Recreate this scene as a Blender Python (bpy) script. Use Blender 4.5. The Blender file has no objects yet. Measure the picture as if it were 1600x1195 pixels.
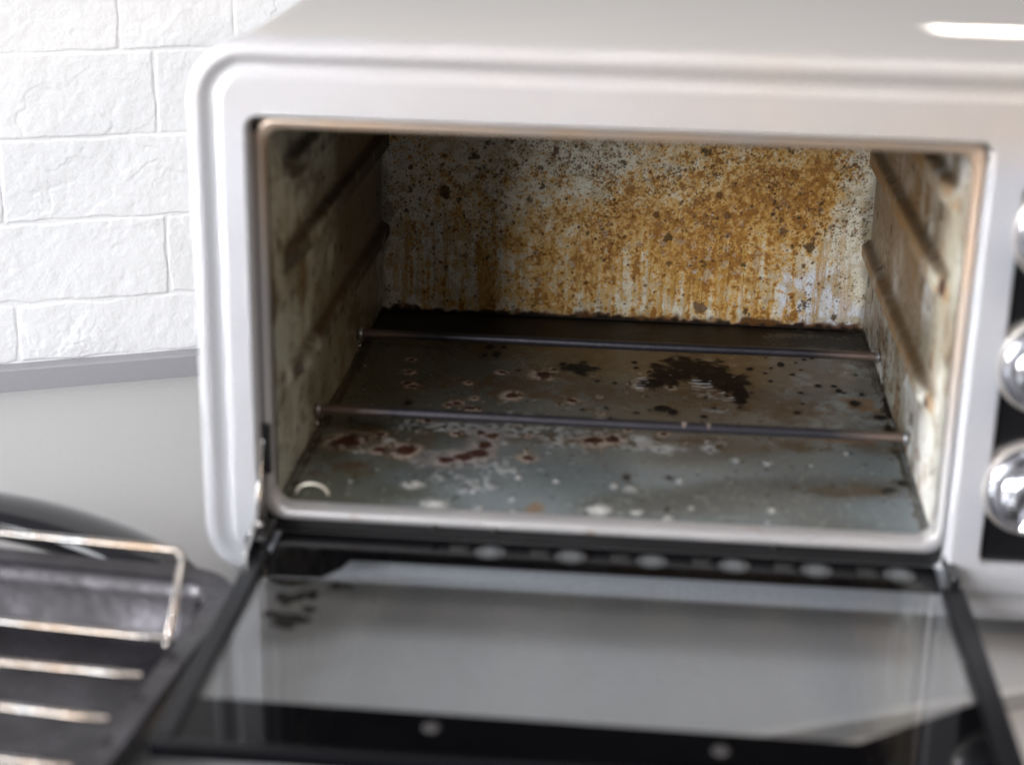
import bpy, bmesh, math, random
import numpy as np
from mathutils import Vector, Matrix

rng = np.random.default_rng(7)
random.seed(7)
S = bpy.context.scene
COL = S.collection
R = math.radians

# ------------------------------------------------------------------ camera
cam_d = bpy.data.cameras.new('camera'); cam = bpy.data.objects.new('camera', cam_d); COL.objects.link(cam)
cam.location = (0.18985, -0.81296, 0.36658)
cam.rotation_euler = (1.22767, -0.01915, 0.08868)
cam_d.sensor_width = 36; cam_d.lens = 60.48
cam_d.clip_start = 0.05; cam_d.clip_end = 50
cam_d.dof.use_dof = True; cam_d.dof.focus_distance = 1.203
cam_d.dof.aperture_fstop = 4.6; cam_d.dof.aperture_blades = 0
S.camera = cam

# ------------------------------------------------------------------ world and lamps
w = bpy.data.worlds.new('World'); S.world = w; w.use_nodes = True
wn = w.node_tree.nodes; wl = w.node_tree.links
bg = wn['Background']
tc = wn.new('ShaderNodeTexCoord'); sx = wn.new('ShaderNodeSeparateXYZ'); wl.new(tc.outputs['Generated'], sx.inputs[0])
mr = wn.new('ShaderNodeMapRange'); wl.new(sx.outputs['Z'], mr.inputs[0])
mr.inputs[1].default_value = -0.6; mr.inputs[2].default_value = 0.9
rp = wn.new('ShaderNodeValToRGB'); wl.new(mr.outputs[0], rp.inputs[0])
e = rp.color_ramp.elements
e[0].position = 0.0; e[0].color = (0.10, 0.09, 0.08, 1)
e[1].position = 1.0; e[1].color = (0.90, 0.92, 1.0, 1)
k = e.new(0.38); k.color = (0.30, 0.29, 0.29, 1)
k = e.new(0.55); k.color = (0.55, 0.56, 0.60, 1)
wl.new(rp.outputs[0], bg.inputs['Color']); bg.inputs['Strength'].default_value = 0.26

def area(name, loc, target, sx_, sy_, power, color, spread=180):
    d = bpy.data.lights.new(name, 'AREA'); d.shape = 'RECTANGLE'; d.size = sx_; d.size_y = sy_
    d.energy = power; d.color = color; d.spread = R(spread)
    o = bpy.data.objects.new(name, d); COL.objects.link(o); o.location = loc
    o.rotation_euler = (Vector(target) - Vector(loc)).to_track_quat('-Z', 'Y').to_euler()
    return o
area('window_light', (-1.50, -0.85, 0.62), (0.20, 0.10, 0.08), 0.75, 0.8, 18, (0.93, 0.96, 1.0))
area('right_wall_fill', (-1.45, -0.36, 0.42), (0.345, 0.035, 0.10), 0.16, 0.26, 0.38, (1.0, 0.985, 0.96), 13)  # added narrow lamp that brightens the front of the right cavity wall
area('room_light', (-1.00, -2.35, 0.70), (0.20, 0.2, 0.06), 0.9, 1.0, 54, (0.97, 0.98, 1.0))
area('ceiling_light', (0.5, -0.3, 1.9), (0.2, 0.1, 0.0), 1.4, 1.0, 14, (0.98, 0.98, 1.0))
area('warm_light', (1.3, -0.9, 0.8), (0.3, 0.0, 0.15), 0.35, 0.35, 4.5, (1.0, 0.76, 0.54))
sb = area('sunbeam_light', (0.505, 0.123, 1.10), (0.455, 0.123, 0.2405), 0.25, 0.040, 0.30, (1.0, 0.95, 0.88), 1.5)
sb.rotation_euler = (0, R(3.0), 0)

S.view_settings.view_transform = 'Standard'; S.view_settings.look = 'None'
S.view_settings.exposure = 0.14; S.view_settings.gamma = 1.0
S.render.engine = 'CYCLES'
S.cycles.max_bounces = 10; S.cycles.diffuse_bounces = 5; S.cycles.glossy_bounces = 5; S.cycles.transparent_max_bounces = 12

# ------------------------------------------------------------------ helpers
def tag(o, label=None, cat=None, group=None, kind=None):
    if label: o['label'] = label
    if cat: o['category'] = cat
    if group: o['group'] = group
    if kind: o['kind'] = kind
    return o

def link(name, me, mat, parent=None, smooth=True):
    o = bpy.data.objects.new(name, me); COL.objects.link(o)
    if mat: me.materials.clear(); me.materials.append(mat)
    if parent is not None:
        o.parent = parent
        if parent.get('_w'): o.matrix_parent_inverse = Matrix.Translation(-Vector(parent.location))
    if smooth:
        me.polygons.foreach_set('use_smooth', [True] * len(me.polygons))
    return o

def from_bm(name, bm, mat, parent=None, smooth=True, bevel=0.0, sharp=35):
    bmesh.ops.recalc_face_normals(bm, faces=bm.faces)
    me = bpy.data.meshes.new(name); bm.to_mesh(me); bm.free()
    o = link(name, me, mat, parent, smooth)
    if smooth: me.set_sharp_from_angle(angle=R(sharp))
    if bevel > 0:
        m = o.modifiers.new('bevel', 'BEVEL'); m.width = bevel; m.segments = 3; m.limit_method = 'ANGLE'; m.angle_limit = R(40)
        m.harden_normals = True
    return o

def box(bm, x0, x1, y0, y1, z0, z1, mtx=None):
    v = [bm.verts.new((x, y, z)) for x in (x0, x1) for y in (y0, y1) for z in (z0, z1)]
    for f in ((0,1,3,2),(4,6,7,5),(0,4,5,1),(2,3,7,6),(0,2,6,4),(1,5,7,3)): bm.faces.new([v[i] for i in f])
    if mtx is not None: bmesh.ops.transform(bm, matrix=mtx, verts=v)

def rr(x0, x1, z0, z1, r, n=8):
    pts = []
    r = max(r, 0.0003)
    for cx, cz, a0 in ((x1-r, z1-r, 0), (x0+r, z1-r, 90), (x0+r, z0+r, 180), (x1-r, z0+r, 270)):
        for i in range(n+1):
            a = R(a0 + 90*i/n); pts.append((cx + r*math.cos(a), cz + r*math.sin(a)))
    return pts

def ring_loft(bm, rect, r, prof, n=8, axis='y', close_first=False, close_last=False):
    """prof: list of (inset, level); rounded rect loops bridged; axis y = rect in xz, axis z = rect in xy"""
    x0, x1, z0, z1 = rect; loops = []
    for ins, lev in prof:
        pts = rr(x0+ins, x1-ins, z0+ins, z1-ins, r-ins if r-ins > .001 else .001, n)
        loops.append([bm.verts.new((a, lev, b) if axis == 'y' else (a, b, lev)) for a, b in pts])
    for A, B in zip(loops, loops[1:]):
        for i in range(len(A)):
            j = (i+1) % len(A); bm.faces.new((A[i], A[j], B[j], B[i]))
    if close_first: bm.faces.new(loops[0])
    if close_last: bm.faces.new(list(reversed(loops[-1])))
    return loops

def plate(bm, loops, y):
    es = []
    for pts in loops:
        vs = [bm.verts.new((a, y, b)) for a, b in pts]
        es += [bm.edges.new((vs[i], vs[(i+1) % len(vs)])) for i in range(len(vs))]
    bmesh.ops.triangle_fill(bm, edges=es, use_beauty=True, use_dissolve=False)

def prism(bm, pts, z0, z1, axis='z'):
    f = (lambda p, h: (p[0], p[1], h)) if axis == 'z' else ((lambda p, h: (h, p[0], p[1])) if axis == 'x' else (lambda p, h: (p[0], h, p[1])))
    A = [bm.verts.new(f(p, z0)) for p in pts]; B = [bm.verts.new(f(p, z1)) for p in pts]
    bm.faces.new(A); bm.faces.new(list(reversed(B)))
    for i in range(len(A)):
        j = (i+1) % len(A); bm.faces.new((A[i], B[i], B[j], A[j]))

def tube(bm, pts, r, seg=12, cap=True, rz=None):
    """round (or flattened, rz) tube along pts"""
    pts = [Vector(p) for p in pts]; rings = []
    up = Vector((0, 0, 1))
    for i, p in enumerate(pts):
        t = (pts[min(i+1, len(pts)-1)] - pts[max(i-1, 0)]).normalized()
        ref = up if abs(t.z) < 0.97 else Vector((0, 1, 0))
        a = t.cross(ref).normalized(); b = a.cross(t).normalized()
        rb = rz if rz else r
        rings.append([bm.verts.new(p + a*r*math.cos(2*math.pi*k/seg) + b*rb*math.sin(2*math.pi*k/seg)) for k in range(seg)])
    for A, B in zip(rings, rings[1:]):
        for k in range(seg):
            j = (k+1) % seg; bm.faces.new((A[k], A[j], B[j], B[k]))
    if cap:
        for rg, e_, s in ((rings[0], pts[0], pts[0]-pts[1]), (rings[-1], pts[-1], pts[-1]-pts[-2])):
            c = bm.verts.new(e_ + s.normalized()*r*0.6)
            mid = []
            for v in rg: mid.append(bm.verts.new(e_ + (v.co - e_)*0.72 + s.normalized()*r*0.42))
            for k in range(seg):
                j = (k+1) % seg; bm.faces.new((rg[k], rg[j], mid[j], mid[k])); bm.faces.new((mid[k], mid[j], c))

def lathe(bm, prof, center, axis='y', seg=40, sign=-1):
    """prof: (radius, height along -y)"""
    cx, cy, cz = center; rings = []
    for r_, h in prof:
        ring = []
        for k in range(seg):
            a = 2*math.pi*k/seg; c, s = r_*math.cos(a), r_*math.sin(a)
            ring.append(bm.verts.new((cx+c, cy+sign*h, cz+s) if axis == 'y' else ((cx+c, cy+s, cz+h) if axis == 'z' else (cx+sign*h, cy+c, cz+s))))
        rings.append(ring)
    for A, B in zip(rings, rings[1:]):
        for k in range(seg):
            j = (k+1) % seg; bm.faces.new((A[k], A[j], B[j], B[k]))
    bm.faces.new(rings[0]); bm.faces.new(list(reversed(rings[-1])))

def gfield(ny, nx, sy, sx_, seed=None):
    """smooth gaussian random field, unit variance; sy,sx in cells"""
    g = np.random.default_rng(seed if seed is not None else int(rng.integers(1 << 30)))
    f = np.fft.rfft2(g.standard_normal((ny, nx)))
    ky = np.fft.fftfreq(ny)[:, None]; kx = np.fft.rfftfreq(nx)[None, :]
    f *= np.exp(-2*(math.pi**2)*((ky*sy)**2 + (kx*sx_)**2))
    o = np.fft.irfft2(f, s=(ny, nx)); return (o - o.mean())/o.std()

def ss(a, b, x):
    t = np.clip((x-a)/(b-a), 0, 1); return t*t*(3-2*t)

def grid_mesh(name, P, C=None, A=None, mat=None, parent=None, flip=False):
    ny, nx = P.shape[:2]
    me = bpy.data.meshes.new(name)
    idx = np.arange(ny*nx).reshape(ny, nx)
    q = np.stack([idx[:-1, :-1], idx[:-1, 1:], idx[1:, 1:], idx[1:, :-1]], -1).reshape(-1, 4)
    if flip: q = q[:, ::-1]
    me.vertices.add(ny*nx); me.vertices.foreach_set('co', P.astype(np.float32).ravel())
    me.loops.add(q.size); me.loops.foreach_set('vertex_index', q.astype(np.int32).ravel())
    me.polygons.add(len(q)); me.polygons.foreach_set('loop_start', np.arange(0, q.size, 4, dtype=np.int32))
    me.update(calc_edges=True)
    if C is not None:
        ca = me.attributes.new('stain', 'FLOAT_COLOR', 'POINT')
        rgba = np.ones((ny*nx, 4), np.float32); rgba[:, :3] = np.clip(C.reshape(-1, 3), 0, 1); ca.data.foreach_set('color', rgba.ravel())
    if A is not None:
        for k_, v_ in A.items():
            a = me.attributes.new(k_, 'FLOAT', 'POINT'); a.data.foreach_set('value', v_.astype(np.float32).ravel())
    return link(name, me, mat, parent, True)

def mixc(C, col, m):
    m = np.clip(m, 0, 1)[..., None]; return C*(1-m) + np.array(col)*m

# ------------------------------------------------------------------ materials
def mat(name, color, rough=0.5, metal=0.0, noise=0.0, nscale=30, bump=0.0, bscale=200, coat=0.0, rnoise=0.0, col2=None, spec=0.5):
    m = bpy.data.materials.new(name); m.use_nodes = True
    n, l = m.node_tree.nodes, m.node_tree.links; b = n['Principled BSDF']
    b.inputs['Roughness'].default_value = rough; b.inputs['Metallic'].default_value = metal
    b.inputs['Coat Weight'].default_value = coat; b.inputs['Coat Roughness'].default_value = 0.08
    b.inputs['Specular IOR Level'].default_value = spec
    t = n.new('ShaderNodeTexCoord')
    nz = n.new('ShaderNodeTexNoise'); nz.inputs['Scale'].default_value = nscale; nz.inputs['Detail'].default_value = 6
    nz.inputs['Roughness'].default_value = 0.65
    l.new(t.outputs['Object'], nz.inputs['Vector'])
    mx = n.new('ShaderNodeMix'); mx.data_type = 'RGBA'
    c2 = col2 if col2 else tuple(c*(1-noise) for c in color)
    mx.inputs[6].default_value = (*color, 1); mx.inputs[7].default_value = (*c2, 1)
    cr = n.new('ShaderNodeMapRange'); cr.inputs[1].default_value = 0.35; cr.inputs[2].default_value = 0.7
    l.new(nz.outputs['Fac'], cr.inputs[0]); l.new(cr.outputs[0], mx.inputs[0]); l.new(mx.outputs[2], b.inputs['Base Color'])
    if rnoise:
        r2 = n.new('ShaderNodeMapRange'); r2.inputs[3].default_value = rough - rnoise; r2.inputs[4].default_value = rough + rnoise
        r2.inputs[1].default_value = 0.3; r2.inputs[2].default_value = 0.7
        l.new(nz.outputs['Fac'], r2.inputs[0]); l.new(r2.outputs[0], b.inputs['Roughness'])
    if bump:
        n2 = n.new('ShaderNodeTexNoise'); n2.inputs['Scale'].default_value = bscale; n2.inputs['Detail'].default_value = 5
        l.new(t.outputs['Object'], n2.inputs['Vector'])
        bp = n.new('ShaderNodeBump'); bp.inputs['Strength'].default_value = bump; bp.inputs['Distance'].default_value = 0.001
        l.new(n2.outputs['Fac'], bp.inputs['Height']); l.new(bp.outputs[0], b.inputs['Normal'])
    return m

def stain_mat(name, rough=0.4, metal=0.0, bump=0.4, fine=900, grain=0.12, rdirt=0.3, spec=0.5):
    """base colour from the stain attribute of the mesh plus fine grain, crust height from 'crust'"""
    m = bpy.data.materials.new(name); m.use_nodes = True
    n, l = m.node_tree.nodes, m.node_tree.links; b = n['Principled BSDF']
    b.inputs['Specular IOR Level'].default_value = spec
    a = n.new('ShaderNodeAttribute'); a.attribute_name = 'stain'
    c = n.new('ShaderNodeAttribute'); c.attribute_name = 'crust'
    t = n.new('ShaderNodeTexCoord'); nz = n.new('ShaderNodeTexNoise'); nz.inputs['Scale'].default_value = fine; nz.inputs['Detail'].default_value = 4
    l.new(t.outputs['Object'], nz.inputs['Vector'])
    g = n.new('ShaderNodeMapRange'); g.inputs[1].default_value = 0.3; g.inputs[2].default_value = 0.7; g.inputs[3].default_value = 1-grain; g.inputs[4].default_value = 1+grain
    l.new(nz.outputs['Fac'], g.inputs[0])
    v = n.new('ShaderNodeVectorMath'); v.operation = 'SCALE'; l.new(a.outputs['Color'], v.inputs[0]); l.new(g.outputs[0], v.inputs['Scale'])
    l.new(v.outputs[0], b.inputs['Base Color'])
    sp_ = n.new('ShaderNodeMath'); sp_.operation = 'MULTIPLY_ADD'; sp_.use_clamp = True; l.new(c.outputs['Fac'], sp_.inputs[0]); sp_.inputs[1].default_value = -spec*0.7; sp_.inputs[2].default_value = spec
    l.new(sp_.outputs[0], b.inputs['Specular IOR Level'])
    rr_ = n.new('ShaderNodeMath'); rr_.operation = 'MULTIPLY_ADD'; l.new(c.outputs['Fac'], rr_.inputs[0]); rr_.inputs[1].default_value = rdirt; rr_.inputs[2].default_value = rough
    l.new(rr_.outputs[0], b.inputs['Roughness'])
    mm = n.new('ShaderNodeMath'); mm.operation = 'MULTIPLY_ADD'; l.new(c.outputs['Fac'], mm.inputs[0]); mm.inputs[1].default_value = -metal; mm.inputs[2].default_value = metal
    mm.use_clamp = True; l.new(mm.outputs[0], b.inputs['Metallic'])
    s = n.new('ShaderNodeMath'); s.operation = 'MULTIPLY_ADD'; l.new(nz.outputs['Fac'], s.inputs[0]); s.inputs[1].default_value = 0.25; l.new(c.outputs['Fac'], s.inputs[2])
    bp = n.new('ShaderNodeBump'); bp.inputs['Strength'].default_value = bump; bp.inputs['Distance'].default_value = 0.0006
    l.new(s.outputs[0], bp.inputs['Height']); l.new(bp.outputs[0], b.inputs['Normal'])
    return m

M = {}
M['bezel'] = mat('silver_white_paint', (0.465, 0.475, 0.505), 0.40, 0.12, 0.03, 8, 0.05, 1500, 0.0, 0.0)
M['housing'] = mat('housing_paint', (0.47, 0.445, 0.415), 0.38, 0.1, 0.04, 10, 0.06, 900, 0.0, 0.0)
M['black'] = mat('black_enamel', (0.012, 0.012, 0.014), 0.12, 0.0, 0.2, 40, 0, 0, 0.3)
M['trim'] = mat('black_door_trim', (0.006, 0.006, 0.008), 0.32, 0, 0.2, 60, 0, 0, 0, 0, None, 0.2)
M['door_print'] = mat('black_door_print', (0.003, 0.003, 0.004), 0.07, 0, 0.2, 60, 0, 0, 0, 0, None, 0.12)
M['matt_black'] = mat('black_plastic', (0.008, 0.008, 0.009), 0.45, 0, 0.3, 60, 0.1, 900)
M['chrome'] = mat('chrome', (0.80, 0.78, 0.76), 0.13, 1.0, 0.1, 60, 0, 0, 0, 0.05)
M['wire'] = mat('wire_steel', (0.56, 0.55, 0.54), 0.22, 1.0, 0, 34, 0.2, 700, 0, 0.08, (0.50, 0.36, 0.25))
M['knob_chrome'] = mat('satin_knob_chrome', (0.62, 0.62, 0.66), 0.24, 1.0, 0.1, 60)
M['cream'] = mat('cream_knob_ring', (0.62, 0.58, 0.54), 0.3, 0.6, 0.1, 30)
M['grey_print'] = mat('grey_print', (0.045, 0.045, 0.045), 0.3)
M['brush'] = mat('aluminium_trim', (0.42, 0.42, 0.44), 0.3, 0.8, 0.1, 50)
M['dull_screw'] = mat('dull_screw', (0.10, 0.095, 0.095), 0.45, 0.4, 0.2, 80)
M['tray'] = mat('dark_tray_enamel', (0.050, 0.046, 0.054), 0.30, 0.5, 0, 26, 0.3, 110, 0.0, 0.10, (0.013, 0.011, 0.012))
M['counter'] = mat('grey_composite', (0.47, 0.46, 0.452), 0.42, 0, 0.05, 400, 0.03, 800)
M['upstand'] = mat('grey_composite_painted_shade', (0.31, 0.305, 0.325), 0.42, 0, 0.05, 400, 0.03, 800)  # worktop composite, darkened to paint in the shade on the upstand's front
M['plaster'] = mat('white_wall_paint', (0.79, 0.79, 0.80), 0.6, 0, 0.03, 6, 0.4, 380)
M['cabinet'] = mat('white_cabinet', (0.85, 0.84, 0.83), 0.35, 0, 0.02, 8)
def heat_tint(m):
    n, l = m.node_tree.nodes, m.node_tree.links; b = n['Principled BSDF']; src = b.inputs['Base Color'].links[0].from_socket
    t = n.new('ShaderNodeTexCoord'); s = n.new('ShaderNodeSeparateXYZ'); l.new(t.outputs['Object'], s.inputs[0])
    a = n.new('ShaderNodeMapRange'); a.inputs[1].default_value = 0.19; a.inputs[2].default_value = 0.212; l.new(s.outputs['Z'], a.inputs[0])
    x = n.new('ShaderNodeMapRange'); x.inputs[1].default_value = 0.0; x.inputs[2].default_value = 0.30; x.inputs[3].default_value = 0.25; x.inputs[4].default_value = 1.0; l.new(s.outputs['X'], x.inputs[0])
    nz = n.new('ShaderNodeTexNoise'); nz.inputs['Scale'].default_value = 9; nz.inputs['Detail'].default_value = 5; l.new(t.outputs['Object'], nz.inputs['Vector'])
    p = n.new('ShaderNodeMath'); p.operation = 'MULTIPLY'; l.new(a.outputs[0], p.inputs[0]); l.new(x.outputs[0], p.inputs[1])
    q = n.new('ShaderNodeMath'); q.operation = 'MULTIPLY'; l.new(p.outputs[0], q.inputs[0]); l.new(nz.outputs['Fac'], q.inputs[1])
    mx = n.new('ShaderNodeMix'); mx.data_type = 'RGBA'; l.new(q.outputs[0], mx.inputs[0]); l.new(src, mx.inputs[6]); mx.inputs[7].default_value = (0.52, 0.43, 0.33, 1)
    l.new(mx.outputs[2], b.inputs['Base Color'])
heat_tint(M['bezel'])
M['icon_glint'] = mat('painted_icon_glint', (0.24, 0.26, 0.27), 0.3, 0.3, 0.6, 420)  # pale tone paints the reflection in the middle of each icon
M['icon'] = mat('silver_icon_print', (0.10, 0.105, 0.11), 0.3, 0.3, 0.4, 160)

# speckle in the worktop
def speckle(m):
    n, l = m.node_tree.nodes, m.node_tree.links; b = n['Principled BSDF']
    src = b.inputs['Base Color'].links[0].from_socket
    t = n.new('ShaderNodeTexCoord'); vo = n.new('ShaderNodeTexVoronoi'); vo.inputs['Scale'].default_value = 520
    l.new(t.outputs['Object'], vo.inputs['Vector'])
    for thr, col in ((0.985, (0.75, 0.73, 0.70, 1)), (0.02, (0.20, 0.19, 0.19, 1))):
        s = n.new('ShaderNodeSeparateColor'); l.new(vo.outputs['Color'], s.inputs[0])
        c = n.new('ShaderNodeMath'); c.operation = 'GREATER_THAN' if thr > .5 else 'LESS_THAN'; c.inputs[1].default_value = thr
        l.new(s.outputs[0], c.inputs[0])
        d = n.new('ShaderNodeMath'); d.operation = 'LESS_THAN'; d.inputs[1].default_value = 0.35; l.new(vo.outputs['Distance'], d.inputs[0])
        p = n.new('ShaderNodeMath'); p.operation = 'MULTIPLY'; l.new(c.outputs[0], p.inputs[0]); l.new(d.outputs[0], p.inputs[1])
        q = n.new('ShaderNodeMath'); q.operation = 'MULTIPLY'; l.new(p.outputs[0], q.inputs[0]); q.inputs[1].default_value = 0.25
        mx = n.new('ShaderNodeMix'); mx.data_type = 'RGBA'; l.new(q.outputs[0], mx.inputs[0]); l.new(src, mx.inputs[6]); mx.inputs[7].default_value = col
        src = mx.outputs[2]
    l.new(src, b.inputs['Base Color'])
speckle(M['counter'])

def glass_mat():
    m = bpy.data.materials.new('thin_door_glass'); m.use_nodes = True
    n, l = m.node_tree.nodes, m.node_tree.links; n.remove(n['Principled BSDF']); out = n['Material Output']
    tr = n.new('ShaderNodeBsdfTransparent'); tr.inputs[0].default_value = (0.95, 0.965, 0.98, 1)
    gl = n.new('ShaderNodeBsdfGlossy'); gl.inputs['Roughness'].default_value = 0.015; gl.inputs[0].default_value = (1, 1, 1, 1)
    ge = n.new('ShaderNodeNewGeometry'); dt = n.new('ShaderNodeVectorMath'); dt.operation = 'DOT_PRODUCT'
    l.new(ge.outputs['Incoming'], dt.inputs[0]); l.new(ge.outputs['Normal'], dt.inputs[1])
    ab = n.new('ShaderNodeMath'); ab.operation = 'ABSOLUTE'; l.new(dt.outputs['Value'], ab.inputs[0])
    om = n.new('ShaderNodeMath'); om.operation = 'SUBTRACT'; om.inputs[0].default_value = 1.0; om.use_clamp = True; l.new(ab.outputs[0], om.inputs[1])
    pw = n.new('ShaderNodeMath'); pw.operation = 'POWER'; pw.inputs[1].default_value = 5; l.new(om.outputs[0], pw.inputs[0])
    fr = n.new('ShaderNodeMath'); fr.operation = 'MULTIPLY_ADD'; fr.inputs[1].default_value = 0.955; fr.inputs[2].default_value = 0.045; l.new(pw.outputs[0], fr.inputs[0])
    mx = n.new('ShaderNodeMixShader'); l.new(fr.outputs[0], mx.inputs[0]); l.new(tr.outputs[0], mx.inputs[1]); l.new(gl.outputs[0], mx.inputs[2])
    # greasy film
    df = n.new('ShaderNodeBsdfDiffuse'); df.inputs[0].default_value = (0.30, 0.27, 0.22, 1)
    t = n.new('ShaderNodeTexCoord'); mp = n.new('ShaderNodeMapping'); mp.inputs['Scale'].default_value = (26, 8, 1)
    l.new(t.outputs['Object'], mp.inputs[0])
    nz = n.new('ShaderNodeTexNoise'); nz.inputs['Scale'].default_value = 1.6; nz.inputs['Detail'].default_value = 7; l.new(mp.outputs[0], nz.inputs['Vector'])
    r = n.new('ShaderNodeMapRange'); r.inputs[1].default_value = 0.42; r.inputs[2].default_value = 0.75; r.inputs[3].default_value = 0.005; r.inputs[4].default_value = 0.045
    l.new(nz.outputs['Fac'], r.inputs[0])
    m2 = n.new('ShaderNodeMixShader'); l.new(r.outputs[0], m2.inputs[0]); l.new(mx.outputs[0], m2.inputs[1]); l.new(df.outputs[0], m2.inputs[2])
    l.new(m2.outputs[0], out.inputs[0]); return m
M['glass'] = glass_mat()

def lip_mat():
    """pale enamel lip, heat-browned along the top and the right jamb"""
    m = mat('scorched_lip_enamel', (0.49, 0.48, 0.485), 0.28, 0.35, 0.06, 20, 0.1, 600)
    n, l = m.node_tree.nodes, m.node_tree.links; b = n['Principled BSDF']; src = b.inputs['Base Color'].links[0].from_socket
    t = n.new('ShaderNodeTexCoord'); s = n.new('ShaderNodeSeparateXYZ'); l.new(t.outputs['Object'], s.inputs[0])
    a = n.new('ShaderNodeMapRange'); a.inputs[1].default_value = 0.12; a.inputs[2].default_value = 0.205
    xz = n.new('ShaderNodeMath'); xz.operation = 'MULTIPLY_ADD'; l.new(s.outputs['X'], xz.inputs[0]); xz.inputs[1].default_value = 0.22; l.new(s.outputs['Z'], xz.inputs[2])
    l.new(xz.outputs[0], a.inputs[0])
    nz = n.new('ShaderNodeTexNoise'); nz.inputs['Scale'].default_value = 28; nz.inputs['Detail'].default_value = 5; l.new(t.outputs['Object'], nz.inputs['Vector'])
    r = n.new('ShaderNodeMapRange'); r.inputs[1].default_value = 0.3; r.inputs[2].default_value = 0.7; r.inputs[3].default_value = 0.5; r.inputs[4].default_value = 1.1
    l.new(nz.outputs['Fac'], r.inputs[0])
    p = n.new('ShaderNodeMath'); p.operation = 'MULTIPLY'; l.new(a.outputs[0], p.inputs[0]); l.new(r.outputs[0], p.inputs[1])
    # rust on the bottom lip
    b0 = n.new('ShaderNodeMapRange'); b0.inputs[1].default_value = 0.004; b0.inputs[2].default_value = -0.006; l.new(s.outputs['Z'], b0.inputs[0])
    n3 = n.new('ShaderNodeTexNoise'); n3.inputs['Scale'].default_value = 34; n3.inputs['Detail'].default_value = 6; l.new(t.outputs['Object'], n3.inputs['Vector'])
    r3 = n.new('ShaderNodeMapRange'); r3.inputs[1].default_value = 0.62; r3.inputs[2].default_value = 0.72; l.new(n3.outputs['Fac'], r3.inputs[0])
    p3 = n.new('ShaderNodeMath'); p3.operation = 'MULTIPLY'; l.new(b0.outputs[0], p3.inputs[0]); l.new(r3.outputs[0], p3.inputs[1])
    mx = n.new('ShaderNodeMix'); mx.data_type = 'RGBA'; l.new(p.outputs[0], mx.inputs[0]); l.new(src, mx.inputs[6]); mx.inputs[7].default_value = (0.60, 0.44, 0.32, 1)
    m2 = n.new('ShaderNodeMix'); m2.data_type = 'RGBA'; l.new(p3.outputs[0], m2.inputs[0]); l.new(mx.outputs[2], m2.inputs[6]); m2.inputs[7].default_value = (0.25, 0.11, 0.04, 1)
    l.new(m2.outputs[2], b.inputs['Base Color']); return m
M['lip'] = lip_mat()

def rod_mat():
    m = mat('heated_rod_steel', (0.06, 0.056, 0.068), 0.36, 0.5, 0.3, 90, 0.2, 900)
    n, l = m.node_tree.nodes, m.node_tree.links; b = n['Principled BSDF']; src = b.inputs['Base Color'].links[0].from_socket
    t = n.new('ShaderNodeTexCoord'); s = n.new('ShaderNodeSeparateXYZ'); l.new(t.outputs['Object'], s.inputs[0])
    d = n.new('ShaderNodeMath'); d.operation = 'SUBTRACT'; d.inputs[1].default_value = 0.17; l.new(s.outputs['X'], d.inputs[0])
    a = n.new('ShaderNodeMath'); a.operation = 'ABSOLUTE'; l.new(d.outputs[0], a.inputs[0])
    r = n.new('ShaderNodeMapRange'); r.inputs[1].default_value = 0.125; r.inputs[2].default_value = 0.150; l.new(a.outputs[0], r.inputs[0])
    mx = n.new('ShaderNodeMix'); mx.data_type = 'RGBA'; l.new(r.outputs[0], mx.inputs[0]); l.new(src, mx.inputs[6]); mx.inputs[7].default_value = (0.19, 0.14, 0.115, 1)
    l.new(mx.outputs[2], b.inputs['Base Color']); return m
M['rod'] = rod_mat()
M['backpanel'] = stain_mat('spattered_back_enamel', 0.42, 0.0, 0.6, 1300, 0.28, 0.2)
M['floorpanel'] = stain_mat('burnt_floor_steel', 0.24, 0.1, 0.6, 700, 0.12, 0.45, 0.6)
M['sidewall'] = stain_mat('greasy_side_steel', 0.38, 0.15, 0.3, 500, 0.10, 0.3)
M['brick'] = M['plaster']

# ------------------------------------------------------------------ setting: worktop, upstand, wall
CZ = -0.055                                      # worktop height
WA = np.array([-0.2623, 0.2901]); WD = math.radians(23.46)
D2 = np.array([math.cos(WD), math.sin(WD)]); N2 = np.array([-math.sin(WD), math.cos(WD)])
WM = Matrix.Translation((WA[0], WA[1], 0)) @ Matrix.Rotation(WD, 4, 'Z')      # u along the wall, v into it

bm = bmesh.new()
prism(bm, [(-0.565, CZ-0.012), (-0.565, CZ-0.003), (-0.562, CZ), (0.03, CZ), (0.03, CZ-0.012)], -0.9, 1.5, 'x')
wt = from_bm('worktop', bm, M['counter']); wt.matrix_world = WM
tag(wt, 'light grey speckled composite worktop', kind='structure')
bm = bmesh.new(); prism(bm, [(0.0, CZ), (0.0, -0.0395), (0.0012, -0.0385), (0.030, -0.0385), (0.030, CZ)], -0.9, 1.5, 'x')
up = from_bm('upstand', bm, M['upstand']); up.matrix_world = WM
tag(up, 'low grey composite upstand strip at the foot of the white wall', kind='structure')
wall = bpy.data.objects.new('wall', None); COL.objects.link(wall); wall.matrix_world = WM
tag(wall, 'white painted wall of rough plaster bricks behind the oven', kind='structure')
bm = bmesh.new(); box(bm, -0.9, 1.5, 0.0135, 0.06, -0.045, 0.9)
mo = from_bm('mortar', bm, M['plaster'], wall)

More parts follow.
